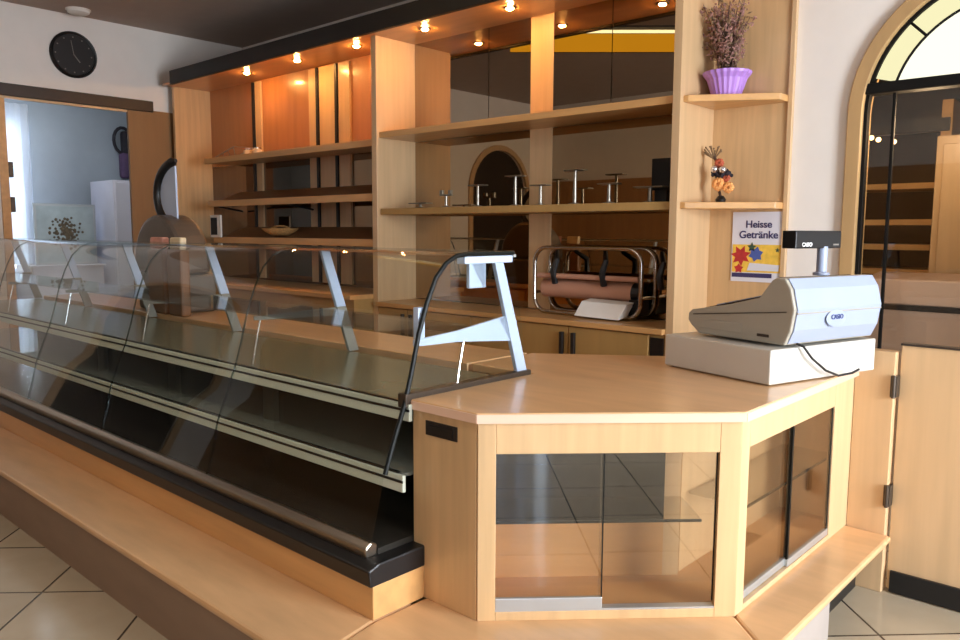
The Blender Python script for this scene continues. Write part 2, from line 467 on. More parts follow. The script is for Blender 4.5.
# things in the room behind the arch
sh = thing('shelving_unit', (.05, 4.2, 0), 'brown wooden shelving seen through the arched window, orange lit boards', 'shelf')
for x in (-.46, .34): build('post', MB().box(x-.03, 3.9, 0, x+.03, 4.3, 2.25), 'maple_board', sh)
for z in (.8, 1.18, 1.34, 1.5, 1.73, 2.12):
    build('board', MB().box(-.46, 3.9, z-.018, .34, 4.3, z+.018), 'maple_board', sh)
build('header', MB().box(-.5, 3.88, 2.06, .36, 3.9, 2.14), 'dark_wood', sh)
cb = thing('tall_cupboard', (.75, 3.75, 0), 'tall pale wood cupboard at right behind the arched window', 'cupboard')
build('body', MB().box(.36, 3.6, 0, 1.3, 4.3, 2.0), 'maple_pale', cb, bevel=.006)
build('door', MB().box(.40, 3.58, .1, .84, 3.6, 1.95), 'maple_pale', cb, bevel=.004)
build('door', MB().box(.86, 3.58, .1, 1.26, 3.6, 1.95), 'maple_pale', cb, bevel=.004)
mc = thing('dough_machine', (.3, 3.35, 0), 'beige low machine with sloping cover behind the arched window', 'machine')
build('body', MB().box(0.0, 3.15, 0, .78, 3.5, 1.02), 'beige_mach', mc, bevel=.01)
build('cover', MB().prism([(.0, 3.15, 1.03), (.0, 3.5, 1.03), (.12, 3.5, 1.2), (.12, 3.2, 1.17)], (.66, 0, 0)), 'beige_mach', mc, bevel=.01)
build('trim_bar', MB().box(-.005, 3.14, 1.0, .785, 3.15, 1.03), 'black', mc)
for i, (x, z) in enumerate(((-.078, 2.045), (-.035, 2.03), (.058, 2.01))):
    l = tag(build('lamp_bulb', MB().ball((x, 3.86, z), .016), 'lampglow', base=(x, 3.86, z)),
            ('left', 'middle', 'right')[i]+' one of three small lit bulbs behind the arched window', 'lamp', 'small bulbs behind the arched window')
cn = thing('candle', (-.07, 3.6, 1.0), 'cream candle on a pale block behind the arched window', 'candle')
build('block', MB().box(-.14, 3.55, 0.0, -.0, 3.68, 1.16), 'cream', cn)
build('stick', MB().lathe([(.012, 1.16), (.012, 1.27)], (-.1, 3.6, 0), 10), 'cream', cn)

# ================================================================== LEDGE
led = thing('step_ledge', (-.2, -.3, 0), 'wooden ledge with rounded front edge running along the foot of the counter', 'ledge')
c1, c2 = (-.18, -.501), (.738, .417)
def tread(poly):
    return MB().prism([(x, y, HL-.028) for x, y in poly], (0, 0, .028))
LX = -5.45
build('tread', tread([(LX, -.501), (c1[0], -.501), (-.235, -.214), (-.235, -.05), (LX, -.05)]), 'maple_flat', led, bevel=.010)
build('tread', tread([(c1[0]+.002, -.501), c2, (.569, .567), (.3, .7), (-.233, .1), (-.233, -.214)]), 'maple_flat', led, bevel=.010)
build('tread', tread([(c2[0], c2[1]+.002), (.738, 1.612), (.4, 1.612), (.4, .75), (.571, .569)]), 'maple_flat', led, bevel=.010)
build('riser', MB().box(LX, -.49, 0, c1[0], -.47, HL-.028), 'riser', led)
q = .012
build('riser', MB().prism([(c1[0], -.49, 0), (c2[0]-q, c2[1]+.01, 0), (c2[0]-q-.03, c2[1]+.02, 0), (c1[0], -.46, 0)], (0, 0, HL-.028)), 'riser', led)
build('riser', MB().box(.66, c2[1], 0, .68, 1.1, HL-.028), 'riser_pale', led, label='pale riser board')
build('riser', MB().box(.60, 1.1, 0, .62, 1.6, HL-.028), 'black', led, label='black recessed riser board')
build('frame', MB().box(LX, -.45, 0, -.26, .0, HL-.03), 'riser', led)

# ================================================================== DISPLAY CASE
X1, X0 = -.287, -5.37
CL = X1-X0
dc = thing('display_case', (X1-CL/2, .2, HL), 'long curved glass refrigerated counter with black bumper, empty glass shelves', 'display case')
ex = lambda a, b: (a, b)
build('plinth', MB().box(X0, -.214, HL, -.235, .58, .352), 'maple_board', dc, bevel=.003)
build('bumper', MB().prism([(X0, -.225, .350), (X0, .58, .350), (X0, .58, .42), (X0, -.19, .42), (X0, -.232, .405)], (CL+.055, 0, 0)), 'black', dc, bevel=.006)
build('kick_rail', MB().prism([(X0, -.195, .418), (X0, -.15, .418), (X0, -.15, .455), (X0, -.175, .468), (X0, -.2, .45)], (CL-.0, 0, 0)), 'chrome', dc, bevel=.006, label='brushed steel front rail')
build('base_deck', MB().box(X0, -.15, .40, X1, .58, .44), 'well', dc)
build('back_panel', MB().box(X0, .55, .42, X1, .585, .86), 'case_inner', dc)
PR = [(-.175, .455), (-.15, .54), (-.117, .67), (-.075, .78), (-.036, .872), (-.005, .97), (.03, 1.10), (.068, 1.20), (.108, 1.278), (.155, 1.325), (.205, 1.348), (.26, 1.354)]
np_ = 5
for k in range(np_):
    a = X0+CL*k/np_+.003; b = X0+CL*(k+1)/np_-.003
    build('front_pane', MB().strip([(a, y, z) for y, z in PR], .006, (b-a, 0, 0)), 'glass', dc, smooth=True)
for k in range(1, np_):
    a = X0+CL*k/np_
    build('pane_joint', MB().strip([(a-.0022, y, z) for y, z in PR], .006, (.0044, 0, 0)), 'joint', dc)
build('top_pane', MB().box(X0, .262, 1.349, X1, .50, 1.360), 'top_glass', dc)
build('top_rail', MB().box(X0, .49, 1.338, X1, .515, 1.348), 'alu', dc)
# end panes at both ends with dark edge
EP = PR[4:]+[(.50, 1.354), (.585, .905), (-.02, .905)]
for x in (X1-.006, X0):
    build('end_pane', MB().prism([(x, y, z) for y, z in EP], (.006, 0, 0)), 'glass', dc)
pts = [(X1, y, z) for y, z in PR[2:]]+[(X1, .50, 1.354)]
build('end_edge', MB().tube(pts, .008, 8), 'glass_edge', dc, smooth=True)
build('end_edge', MB().tube([(X0, y, z) for y, z in PR[2:]]+[(X0, .5, 1.354)], .0065, 8), 'glass_edge', dc, smooth=True)
build('end_sill', MB().box(X1-.03, -.036, .868, X1+.010, .60, .914), 'hinge', dc, bevel=.004, label='dark grey end sill')
# decks
def shelf(z, yf, yb, glassname, th=.012):
    s = build('shelf', MB().box(X0+.01, yf, z-th, X1-.01, yb, z), glassname, dc)
    build('edge_profile', MB().box(X0+.01, yf-.014, z-.052, X1+.018, yf, z+.004), 'edge_alu', s, bevel=.003)
    build('gasket', MB().box(X0+.01, yf-.017, z-.020, X1+.0185, yf-.0135, z-.012), 'black', s)
    build('gasket', MB().box(X0+.01, yf-.006, z+.004, X1-.012, yf+.004, z+.010), 'black', s)
    return s
shelf(.878, -.015, .56, 'dark_deck', .02)
s2 = shelf(.652, -.045, .50, 'shelf_glass')
# upright supports; the one at the near end carries an arm and bracket
for k in range(np_+1):
    x = X1-.012-(CL-.024)*k/np_ if k else X1-.014
    yt = lambda z: (.395+(1.346-z)*.317, .44+(1.346-z)*.34)
    def post(z0, z1): return MB().prism([(x-.006, yt(z1)[0], z1), (x-.006, yt(z1)[1], z1), (x-.006, yt(z0)[1], z0), (x-.006, yt(z0)[0], z0)], (.018, 0, 0))
    if k == 0:
        sp = build('support', post(.905, 1.346), 'white_metal', dc, bevel=.002)
        build('arm', MB().prism([(x-.004, .02, 1.06), (x-.004, .02, 1.082), (x-.004, .22, 1.095), (x-.004, .46, 1.125), (x-.004, .53, 1.105), (x-.004, .53, 1.03), (x-.004, .46, 1.035), (x-.004, .22, 1.056)], (.012, 0, 0)), 'white_metal', sp, bevel=.002)
        build('arm', MB().box(x-.02, .24, 1.32, x+.02, .49, 1.345), 'white_metal', sp, bevel=.003, label='top bracket')
        build('bracket', MB().box(x-.008, .275, 1.235, x+.008, .36, 1.325), 'white_metal', sp, bevel=.003)
        build('bracket', MB().box(x-.02, .038, 1.08, x+.004, .068, 1.185), 'white_metal', sp, bevel=.002)
        build('stay', MB().tube([(x, .255, 1.065), (x, .235, .98), (x, .215, .88)], .005, 8), 'steel', sp)
    else:
        sp = build('support', post(1.09, 1.346), 'white_metal', dc, bevel=.002)
        build('foot', post(.88, 1.089), 'post_grey', sp, bevel=.002, label='grey lower half of post')
        build('arm', MB().prism([(x-.002, .06, 1.062), (x-.002, .06, 1.078), (x-.002, .48, 1.088), (x-.002, .48, 1.05)], (.006, 0, 0)), 'post_grey', sp)
        build('stay', MB().tube([(x, .09, 1.06), (x, .07, .98), (x, .05, .88)], .004, 8), 'steel', sp)
ms = build('shelf', MB().box(X0+.02, .06, 1.083, X1-.03, .40, 1.091), 'glass', dc, label='narrow clear glass upper shelf')
for x in (-1.95, -3.0, -4.05):     # grey bars standing in for faint reflections in the lower well
    build('well_reflection', MB().box(x-.05, .52, .44, x+.05, .55, .85), 'post_grey', dc)

# wood worktop behind the case with its cabinet
rw = thing('rear_worktop', (-3, .8, 0), 'wooden service worktop running behind the glass display case', 'worktop')
build('top', MB().box(X0, .612, HC-.04, -.62, 1.0, HC), 'maple_flat', rw, bevel=.004)
build('carcass', MB().box(X0+.02, .64, .0, -.66, .96, HC-.04), 'counter_inner', rw)
for k in range(5):
    a = X0+.05+k*.93
    build('door', MB().box(a, .962, .1, a+.9, .98, HC-.06), 'maple_board', rw, bevel=.003)

# ================================================================== CORNER COUNTER
ct = thing('sales_counter', (.2, .6, 0), 'maple corner counter with chamfered front and sliding glass display doors', 'counter')
R2 = math.sqrt(.5)
U = Vector((R2, R2, 0)); N = Vector((R2, -R2, 0)); Z = Vector((0, 0, 1))
top = [(-.283, -.012), (.006, -.012), (.58, .562), (.58, 1.64), (.14, 1.64), (.14, 1.46), (-.05, 1.40), (-.60, 1.005), (-.60, .62), (-.283, .62)]
build('countertop', MB().prism([(x, y, HC-.032) for x, y in top], (0, 0, .032)), 'maple_flat', ct, bevel=.004)
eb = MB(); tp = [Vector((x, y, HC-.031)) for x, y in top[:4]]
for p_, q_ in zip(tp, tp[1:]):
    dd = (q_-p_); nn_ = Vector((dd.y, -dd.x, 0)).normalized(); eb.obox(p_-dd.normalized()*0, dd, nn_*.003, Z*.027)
build('edge_sheen', eb, 'edge_sheen', ct, label='pale pinkish sheen painted along the countertop edge')
zt = HC-.032
build('side_panel', MB().box(-.283, 0, HL, -.006, .02, zt), 'maple', ct, bevel=.002)
vent = build('vent', MB().box(-.222, -.003, .79, -.084, .004, .836), 'hole', ct, label='dark slotted vent plate')
build('slot', MB().box(-.205, -.006, .80, -.10, -.003, .826), 'black', vent)
L45 = C567/R2
def loc45(a, z, d=0.0): return U*a-N*d+Z*z
ff = MB()
def fb(a0, a1, z0, z1, d0=0.0, d1=.022, m=None):
    return m.obox(loc45(a0, z0, d0), U*(a1-a0), -N*(d1-d0), Z*(z1-z0))
for a in ((0, .055, HL, zt), (.735, L45, HL, zt), (.055, .735, .768, zt), (.055, .735, HL, .272)): fb(*a, m=ff)
build('front_frame', ff, 'maple', ct, bevel=.002)
# side face x = .567
sf = MB()
for y0, y1, z0, z1 in ((C567, .625, HL, zt), (1.40, 1.614, HL, zt), (.625, 1.40, .772, zt), (.625, 1.40, HL, .262)):
    sf.box(C567-.022, y0, z0, C567, y1, z1)
build('side_frame', sf, 'maple_pale', ct, bevel=.002)
# inside: deck, back boards, corner post
deck = [(-.16, .22), (.01, .045), (.535, .57), (.535, 1.6), (.30, 1.6), (.30, .70)]
build('inner_deck', MB().prism([(x, y, .250) for x, y in deck], (0, 0, .012)), 'counter_inner', ct)
build('back_board', fb(.03, .645, .262, .45, .262, .274, MB()), 'counter_inner', ct, label='lower brown back board')
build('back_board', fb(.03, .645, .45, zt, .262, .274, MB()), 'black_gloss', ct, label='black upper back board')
build('inner_post', fb(.645, .70, .262, zt, .262, .30, MB()), 'maple_pale', ct)
build('back_board', MB().box(.288, .705, .262, .30, 1.6, zt), 'maple_pale', ct)
build('end_board', MB().box(.30, 1.588, .262, .545, 1.6, zt), 'maple_pale', ct)
build('partition', fb(.03, .042, .262, zt, .03, .262, MB()), 'counter_inner', ct)
build('glass_shelf', fb(.045, .70, .535, .543, .045, .255, MB()), 'smoke_glass', ct)
build('shelf_edge', fb(.045, .70, .535, .543, .040, .0445, MB()), 'glass_edge', ct)
build('glass_shelf', MB().box(.31, .74, .535, .515, 1.57, .543), 'smoke_glass', ct)
build('shelf_edge', MB().box(.5155, .74, .535, .52, 1.57, .543), 'glass_edge', ct)
# sliding glass doors, 45 degree face
def sdoor(a0, a1, d, rail):
    g = build('glass_door', fb(a0, a1, .285, .772, d, d+.005, MB()), 'front_glass', ct)
    if rail: build('rail', fb(a0, a1, .276, .313, d-.004, d+.010, MB()), 'alu', g, bevel=.002)
    build('pane_edge', fb(a1-.003, a1, .29, .768, d-.001, d+.006, MB()), 'glass_edge', g)
    return g
sdoor(.055, .385, .006, True)
sdoor(.375, .735, .016, False)
build('track', fb(.055, .735, .272, .278, .002, .03, MB()), 'alu', ct)
# right face doors
def sdoor2(y0, y1, d):
    g = build('glass_door', MB().box(C567-d-.005, y0, .27, C567-d, y1, .772), 'front_glass', ct)
    build('rail', MB().box(C567-d-.01, y0, .264, C567-d+.004, y1, .29), 'alu', g, bevel=.002)
    for y in (y0, y1-.012):
        build('pane_edge', MB().box(C567-d-.006, y, .29, C567-d+.001, y+.012, .77), 'glass_edge', g)
    return g
sdoor2(.627, 1.02, .018); sdoor2(.995, 1.398, .006)
build('hinge_post', MB().box(C567, 1.614, 0.0, .712, 1.68, .972), 'maple_pale', ct, bevel=.003)
# gate
gt = thing('counter_gate', (1.25, 1.66, 0), 'plain maple swing gate with black kickboard at right of the counter', 'gate')
build('leaf', MB().box(.722, 1.647, .012, 1.80, 1.675, .998), 'maple_pale', gt, bevel=.003)
build('kickboard', MB().box(.735, 1.632, .005, 1.80, 1.647, .092), 'black', gt, bevel=.002)
build('top_cap', MB().box(.72, 1.640, .998, 1.80, 1.682, 1.006), 'dark_wood', gt)
for z in (.838, .40):
    build('hinge', MB().box(.700, 1.606, z-.042, .724, 1.647, z+.042).lathe([(.008, z-.045), (.008, z+.045)], (.713, 1.604, 0), 10), 'hinge', gt, bevel=.002)

# ================================================================== CASH REGISTER
A = Vector((.475, .985, 0)); DR = Vector((.276, .961, 0)).normalized(); DL = Vector((-.961, .276, 0)).normalized()
reg = thing('cash_register', A+DR*.3+DL*.25+Z*HC, 'grey cash register with pole display on white cash drawer', 'cash register')
build('cash_drawer', MB().obox(A+Z*(HC+.004), DR*.62, DL*.505, Z*.124), 'drawer', reg, bevel=.005)
build('drawer_front', MB().obox(A+DL*.505+DR*.02+Z*(HC+.015), DR*.58, DL*.012, Z*.10), 'putty_light', reg, bevel=.004)
for a in ((.03, .03), (.56, .03), (.03, .48), (.56, .48)):
    build('foot', MB().lathe([(.012, HC), (.012, HC+.006)], A+DR*a[0]+DL*a[1], 10), 'black', reg)
Bz = HC+.138
def bp(s, l, z): return A+DR*s+DL*l+Z*z
# body profile in the DL-Z plane: convex rear face, raised head, long keyboard slope
prof = [(.006, Bz), (-.018, Bz+.055), (-.03, Bz+.13), (-.012, Bz+.20), (.012, Bz+.235), (.05, Bz+.238), (.068, Bz+.228), (.12, Bz+.162), (.25, Bz+.128), (.44, Bz+.092), (.458, Bz+.078), (.46, Bz+.05), (.44, Bz+.028), (.43, Bz+.022), (.40, Bz)]
bodym = MB().prism([bp(.075, l, z) for l, z in prof], DR*.52)
body = build('body', bodym, 'putty', reg, bevel=.006)
rear = [(-.001, Bz+.006), (-.024, Bz+.055), (-.036, Bz+.13), (-.018, Bz+.20), (.008, Bz+.237), (.02, Bz+.236), (.0, Bz+.2), (-.014, Bz+.13), (-.004, Bz+.055), (.012, Bz+.006)]
rc = build('rear_cover', MB().prism([bp(.088, l, z) for l, z in rear], DR*.495), 'putty_light', reg, bevel=.002, label='pale blue-grey convex rear cover')
build('seam', MB().prism([bp(.088, -.0325, Bz+.112), bp(.088, -.0365, Bz+.115), bp(.088, -.0365, Bz+.118), bp(.088, -.030, Bz+.118)], DR*.495), 'putty', rc)
emb = MB().lathe([(.046, 0), (.05, .004), (.04, .006)], (0, 0, 0), 28)
bmesh.ops.transform(emb.bm, matrix=frame(bp(.305, -.033, Bz+.09), DR, Vector((0, 0, 1))) @ Matrix.Diagonal((1.15, .62, 1, 1)), verts=emb.bm.verts)
build('emblem', emb, 'putty_light', reg, smooth=True, label='oval maker badge')
text('badge_text', 'CASIO', .024, 'ink', reg, frame(bp(.305, -.0415, Bz+.095), DR, (0, 0, 1)))
build('side_seam', MB().obox(bp(.074, .0, Bz+.118), DL*.43-Z*.045, DR*-.002, Z*.003), 'hinge', reg)
build('side_badge', MB().obox(bp(.074, .07, Bz+.022), DL*.05, DR*-.002, Z*.010), 'hinge', reg)
build('side_panel', MB().obox(bp(.0745, .19, Bz+.024), DL*.22, DR*-.002, Z*.036), 'putty', reg, bevel=.001)
ks = build('keyboard', MB().prism([bp(.10, .13, Bz+.158), bp(.10, .39, Bz+.098), bp(.10, .39, Bz+.103), bp(.10, .13, Bz+.165)], DR*.46), 'hinge', reg)
for r in range(4):
    for c in range(9):
        l = .14+r*.058; z = Bz+.164-(l-.13)*.236
        build('key', MB().obox(bp(.12+c*.047, l, z-.004), DR*.036, DL*.04-Z*.0095, Z*.010), 'putty_light' if c < 6 else 'bag_purple', ks)
build('screen', MB().prism([bp(.12, .066, Bz+.232), bp(.12, .118, Bz+.167), bp(.12, .123, Bz+.171), bp(.12, .071, Bz+.237)], DR*.42), 'black_gloss', reg)
pole = build('pole', MB().lathe([(.03, Bz+.236), (.03, Bz+.245), (.019, Bz+.25), (.019, Bz+.345)], bp(.40, .10, 0), 20), 'putty_light', reg, smooth=True)
dsp = build('customer_display', MB().obox(bp(.22, .085, Bz+.338), DR*.272, DL*.06, Z*.066), 'black_gloss', reg, bevel=.004)
text('display_text', 'CASIO', .020, 'white_ink', reg, frame(bp(.285, .0838, Bz+.352), DR, (0, 0, 1)))
build('display_mark', MB().obox(bp(.44, .0842, Bz+.349), DR*.035, DL*-.0008, Z*.006), 'clock_mark', reg)
cord = [bp(.135, .0, Bz+.004), bp(.15, -.02, Bz-.005), bp(.19, -.028, Bz-.05), bp(.27, -.03, Bz-.10), bp(.34, -.035, Bz-.125), bp(.40, -.05, Bz-.118), bp(.44, -.05, Bz-.108)]
build('cord', MB().tube(cord, .0045, 8), 'black', reg, smooth=True, label='black power cord')

# ================================================================== WALL UNITS
# --- bread rack (left)
br = thing('bread_rack', (-4.9, 2.55, 0), 'wooden bread rack with slanted tray shelves and mirrored back, left of the wall units', 'shelf')
build('side_panel', MB().box(-6.50, YB, 0, -6.455, 2.745, 2.915), 'maple', br, bevel=.003)
build('back_board', MB().box(-6.455, 2.742, 2.11, -3.275, 2.750, 2.915), 'rack_back', br, label='glossy wooden upper back board')
build('back_mirror', MB().box(-6.455, 2.742, .93, -3.275, 2.750, 2.106), 'mirror_dark', br)
for x in (-5.56, -4.49, -4.21): build('rail', MB().box(x-.016, 2.705, .95, x+.016, 2.741, 2.9), 'black', br)
for xa, xb in ((-5.54, -5.44), (-4.63, -4.51), (-4.47, -4.23), (-4.19, -4.03)): build('stile', MB().box(xa, 2.72, .95, xb, 2.741, 2.9), 'maple_pale', br)
tsf = build('shelf', MB().box(-5.95, 2.40, 2.10, -3.29, 2.72, 2.125), 'maple_board', br, bevel=.003, label='top bread shelf')
build('lip', MB().box(-5.95, 2.375, 2.095, -3.29, 2.40, 2.150), 'maple_board', tsf, bevel=.003)
def slant(z, xa, xb):
    s = build('tray', MB().prism([(xa, 2.38, z), (xa, 2.38, z+.018), (xa, 2.71, z+.15), (xa, 2.71, z+.13)], (xb-xa, 0, 0)), 'tray', br)
    build('lip', MB().box(xa, 2.355, z-.01, xb, 2.38, z+.05), 'maple_board', s, bevel=.003)
    for x in (xa+.05, (xa+xb)/2, xb-.05):
        build('bracket', MB().tube([(x, 2.40, z), (x, 2.71, z-.05)], .010, 6), 'black', s)
    return s
slant(1.675, -5.86, -3.30); slant(1.315, -5.78, -3.30)
build('counter_shelf', MB().box(-6.455, 2.10, .895, -3.275, 2.742, .93), 'maple_board', br, bevel=.003)
build('base', MB().box(-6.455, 2.14, .0, -3.275, 2.74, .895), 'olive_wood', br)
build('ceiling_board', MB().box(-6.50, 2.236, 2.915, -3.275, 2.75, 2.935), 'maple_soffit', br)

# --- mirrored shelf unit (middle)
mu = thing('mirror_shelf_unit', (-2, 2.55, 0), 'maple wall unit with mirrored back and two long shelves, centre of back wall', 'shelf')
build('divider', MB().box(-3.275, YB, 0.0, -3.215, 2.745, 2.915), 'maple_pale', mu, bevel=.003)
mirs = build('mirror', MB().box(-3.215, 2.742, 2.15, -2.42, 2.75, 2.915), 'mirror', mu)
build('mirror', MB().box(-2.414, 2.742, 2.15, -2.02, 2.75, 2.915), 'mirror', mu)
build('mirror', MB().box(-1.82, 2.742, 2.15, -1.352, 2.75, 2.915), 'mirror', mu)
build('mirror', MB().box(-1.346, 2.742, 2.15, -.68, 2.75, 2.915), 'mirror', mu)
build('mirror', MB().box(-3.215, 2.742, .88, -2.02, 2.75, 2.146), 'mirror_low', mu, label='large lower mirror')
build('mirror', MB().box(-1.82, 2.742, .88, -.68, 2.75, 2.146), 'mirror_low', mu, label='large lower mirror')
build('stile', MB().box(-2.02, 2.739, .88, -1.82, 2.75, 2.915), 'maple_pale', mu, bevel=.003)
s = build('shelf', MB().box(-3.215, 2.36, 2.148, -.68, 2.742, 2.192), 'maple_board', mu, bevel=.003, label='thick upper shelf')
build('shelf', MB().box(-3.205, 2.36, 1.556, -.69, 2.742, 1.604), 'olive_wood', mu, bevel=.003, label='lower shelf')
build('ceiling_board', MB().box(-3.275, 2.236, 2.915, 0.0, 2.75, 2.935), 'maple_soffit', mu)

# --- corner shelf unit (right)
cu = thing('corner_shelf_unit', (-.4, 2.55, 0), 'open maple end shelf unit with slanted front shelves beside the white wall', 'shelf')
build('side_panel', MB().box(-.68, YB, 0, -.63, 2.742, 2.915), 'maple_pale', cu, bevel=.003)
build('back_board', MB().box(-.63, 2.738, 0, -.19, 2.758, 2.915), 'maple', cu)
build('edge_strip', MB().box(-.19, 2.725, 0, -.165, 2.758, 2.915), 'maple_pale', cu, bevel=.002)
for z in (2.148, 1.562):
    build('shelf', MB().prism([(-.63, YB+.03, z), (-.60, YB+.03, z), (-.19, 2.62, z), (-.19, 2.738, z), (-.63, 2.738, z)], (0, 0, .036)), 'maple_board', cu, bevel=.003)

# --- cornice
tag(build('cornice', MB().box(-6.27, 2.2, 2.895, .02, 2.235, 3.03).box(-6.27, 2.235, 2.98, -6.235, 2.6, 3.03), 'cornice', base=(-3.2, 2.3, 2.93), bevel=.004),
    'black cornice board running along the top of the wall units', 'cornice')
struct('trim_3', MB().box(-6.23, 2.236, 2.936, .02, 3.25, 2.979), 'cornice')

# --- halogen downlights in the soffit
sl = None
names = ['above the left end of the bread rack', 'above the middle of the bread rack', 'above the right end of the bread rack',
         'just right of the tall divider', 'over the stile of the mirrored shelves', 'beside the corner shelf unit']
LX6 = (-5.23, -4.41, -3.59, -2.79, -1.97, -1.16)
for i, x in enumerate(LX6):
    lb = 'small lit halogen downlight in the wooden soffit '+names[i]
    if sl is None:
        sl = thing('downlight', (x, 2.45, 2.915), lb, 'light', 'halogen downlights in the soffit')
        build('ring', MB().lathe([(.036, 2.909), (.042, 2.911), (.042, 2.915)], (x, 2.45, 0), 20), 'steel', sl, smooth=True)
        build('bulb', MB().ball((x, 2.45, 2.909), .026, 2, (1, 1, .5)), 'bulb', sl, smooth=True)
    else: dup(sl, (x, 2.45, 2.915), lb)
# --- base cabinet with back worktop, flush with the wall units
bc = thing('base_cabinet', (-1.9, 2.5, 0), 'low olive-tan cabinet with worktop under the paper roll dispenser', 'cabinet')
build('worktop', MB().box(-3.212, 2.30, .842, -.683, 2.738, .876), 'maple_board', bc, bevel=.004)
build('carcass', MB().box(-3.212, 2.34, .0, -.683, 2.738, .842), 'olive_wood', bc)
xs = [-3.20, -2.86, -2.20, -1.355, -.78]
for i in range(4):
    d = build('door', MB().box(xs[i]+.004, 2.322, .08, xs[i+1]-.004, 2.34, .835), 'olive_wood', bc, bevel=.002)
    hx = xs[i+1]-.045 if i % 2 == 0 else xs[i]+.045
    build('handle', MB().box(hx-.013, 2.30, .58, hx+.013, 2.322, .80), 'hole', d, bevel=.003)
build('shade_strip', MB().box(-.775, 2.33, .10, -.69, 2.34, .82), 'black', bc, label='black strip standing in for shade at right end')  # flat black slab painted where the gap lies in shadow

# ================================================================== THINGS ON THE UNITS
# paper roll dispenser
pd = thing('paper_dispenser', (-1.15, 2.2, .933), 'chrome tube framed wrapping paper dispenser with brown roll on worktop', 'dispenser')
def rrect(x0, x1, z0, z1, r, y):
    P = []
    for cx, cz, a0 in ((x1-r, z1-r, 0), (x0+r, z1-r, 90), (x0+r, z0+r, 180), (x1-r, z0+r, 270)):
        for k in range(7):
            a = math.radians(a0+15*k); P.append((cx+r*math.cos(a), y, cz+r*math.sin(a)))
    return P
build('tube_frame', MB().tube(rrect(-1.47, -.72, .945, 1.335, .09, 2.12), .013, 10, True), 'steel', pd, smooth=True)
build('tube_frame', MB().tube(rrect(-1.47, -.72, .945, 1.335, .09, 2.27), .010, 10, True), 'steel', pd, smooth=True)
for x in (-1.47, -.72):
    build('crossbar', MB().tube([(x, 2.12, 1.06), (x, 2.27, 1.06)], .010, 8), 'steel', pd)
build('paper_roll', MB().lathe([(.02, -1.44), (.056, -1.44), (.056, -.80), (.02, -.80)], (0, 2.195, 1.085), 26, 'x'), 'kraft', pd, smooth=True)
build('roll_end', MB().lathe([(.06, -.797), (.045, -.76)], (0, 2.195, 1.085), 20, 'x'), 'black', pd)
build('cutter_bar', MB().lathe([(.016, -1.45), (.016, -.74)], (0, 2.13, 1.165), 14, 'x'), 'kraft', pd, smooth=True)
for x in (-1.32, -.97, -.60):
    build('arm', MB().tube([(x, 2.13, 1.12), (x, 2.11, 1.19), (x+.01, 2.13, 1.26), (x-.04, 2.2, 1.315)], [.019, .019, .017, .013], 8), 'black', pd, smooth=True)
build('side_plate', MB().box(-.80, 2.13, .958, -.74, 2.25, 1.05), 'black', pd)
pd.location = (-1.458, 2.644, .876); pd.scale = (1.115, 1.115, 1.115)
tag(build('paper_stack', MB().obox((-1.40, 2.44, .892), (.334, 0, -.006), (0, .10, .012), (.033, .04, .095)), 'paper', base=(-1.23, 2.5, .877), bevel=.003),
    'white paper bag stack leaning in front of the brown paper roll', 'paper')
# silver cake stands on the lower shelf
SP = [(-2.90, .035, 'low', 'leftmost flat silver stand on the lower mirrored shelf'),
      (-2.62, .10, 'two', 'short silver two-pronged stand, second from the divider on lower shelf'),
      (-2.30, .15, 't', 'silver T-shaped display stand in front of the arch reflection'),
      (-1.95, .20, 't', 'tall silver T-shaped display stand just left of the wood stile'),
      (-1.73, .13, 't', 'shorter silver T-shaped stand in front of the wood stile'),
      (-1.45, .215, 't', 'tallest silver T-shaped display stand on the lower shelf'),
      (-1.19, .12, 't', 'silver T-shaped stand between the tallest stand and the black sign'),
      (-.90, .09, 'low', 'rightmost low silver stand in front of the black sign')]
for x, h, kd, lb in SP:
    y = 2.50; z = 1.604
    t = thing('display_stand', (x, y, z), lb, 'stand', 'silver display stands on the lower shelf')
    build('base', MB().lathe([(.045, z), (.045, z+.005), (.012, z+.014)], (x, y, 0), 18), 'stand_steel', t, smooth=True)
    build('stem', MB().lathe([(.013, z+.01), (.010, z+h)], (x, y, 0), 12), 'stand_steel', t, smooth=True)
    w = .10 if kd == 'low' else .07
    build('plate', MB().box(x-w, y-.035, z+h, x+w, y+.035, z+h+.008) if kd != 'two' else MB().box(x-.06, y-.012, z+h, x-.03, y+.012, z+h+.03).box(x+.03, y-.012, z+h, x+.06, y+.012, z+h+.03).box(x-.06, y-.012, z+h-.012, x+.06, y+.012, z+h), 'stand_steel', t, bevel=.002)
sg = thing('sign_board', (-.86, 2.56, 1.604), 'small black sign panel standing at right end of lower mirrored shelf', 'sign')
build('panel', MB().box(-.93, 2.56, 1.68, -.79, 2.575, 1.87), 'black_gloss', sg, bevel=.003)
build('stand', MB().box(-.90, 2.55, 1.604, -.82, 2.60, 1.68), 'black', sg)
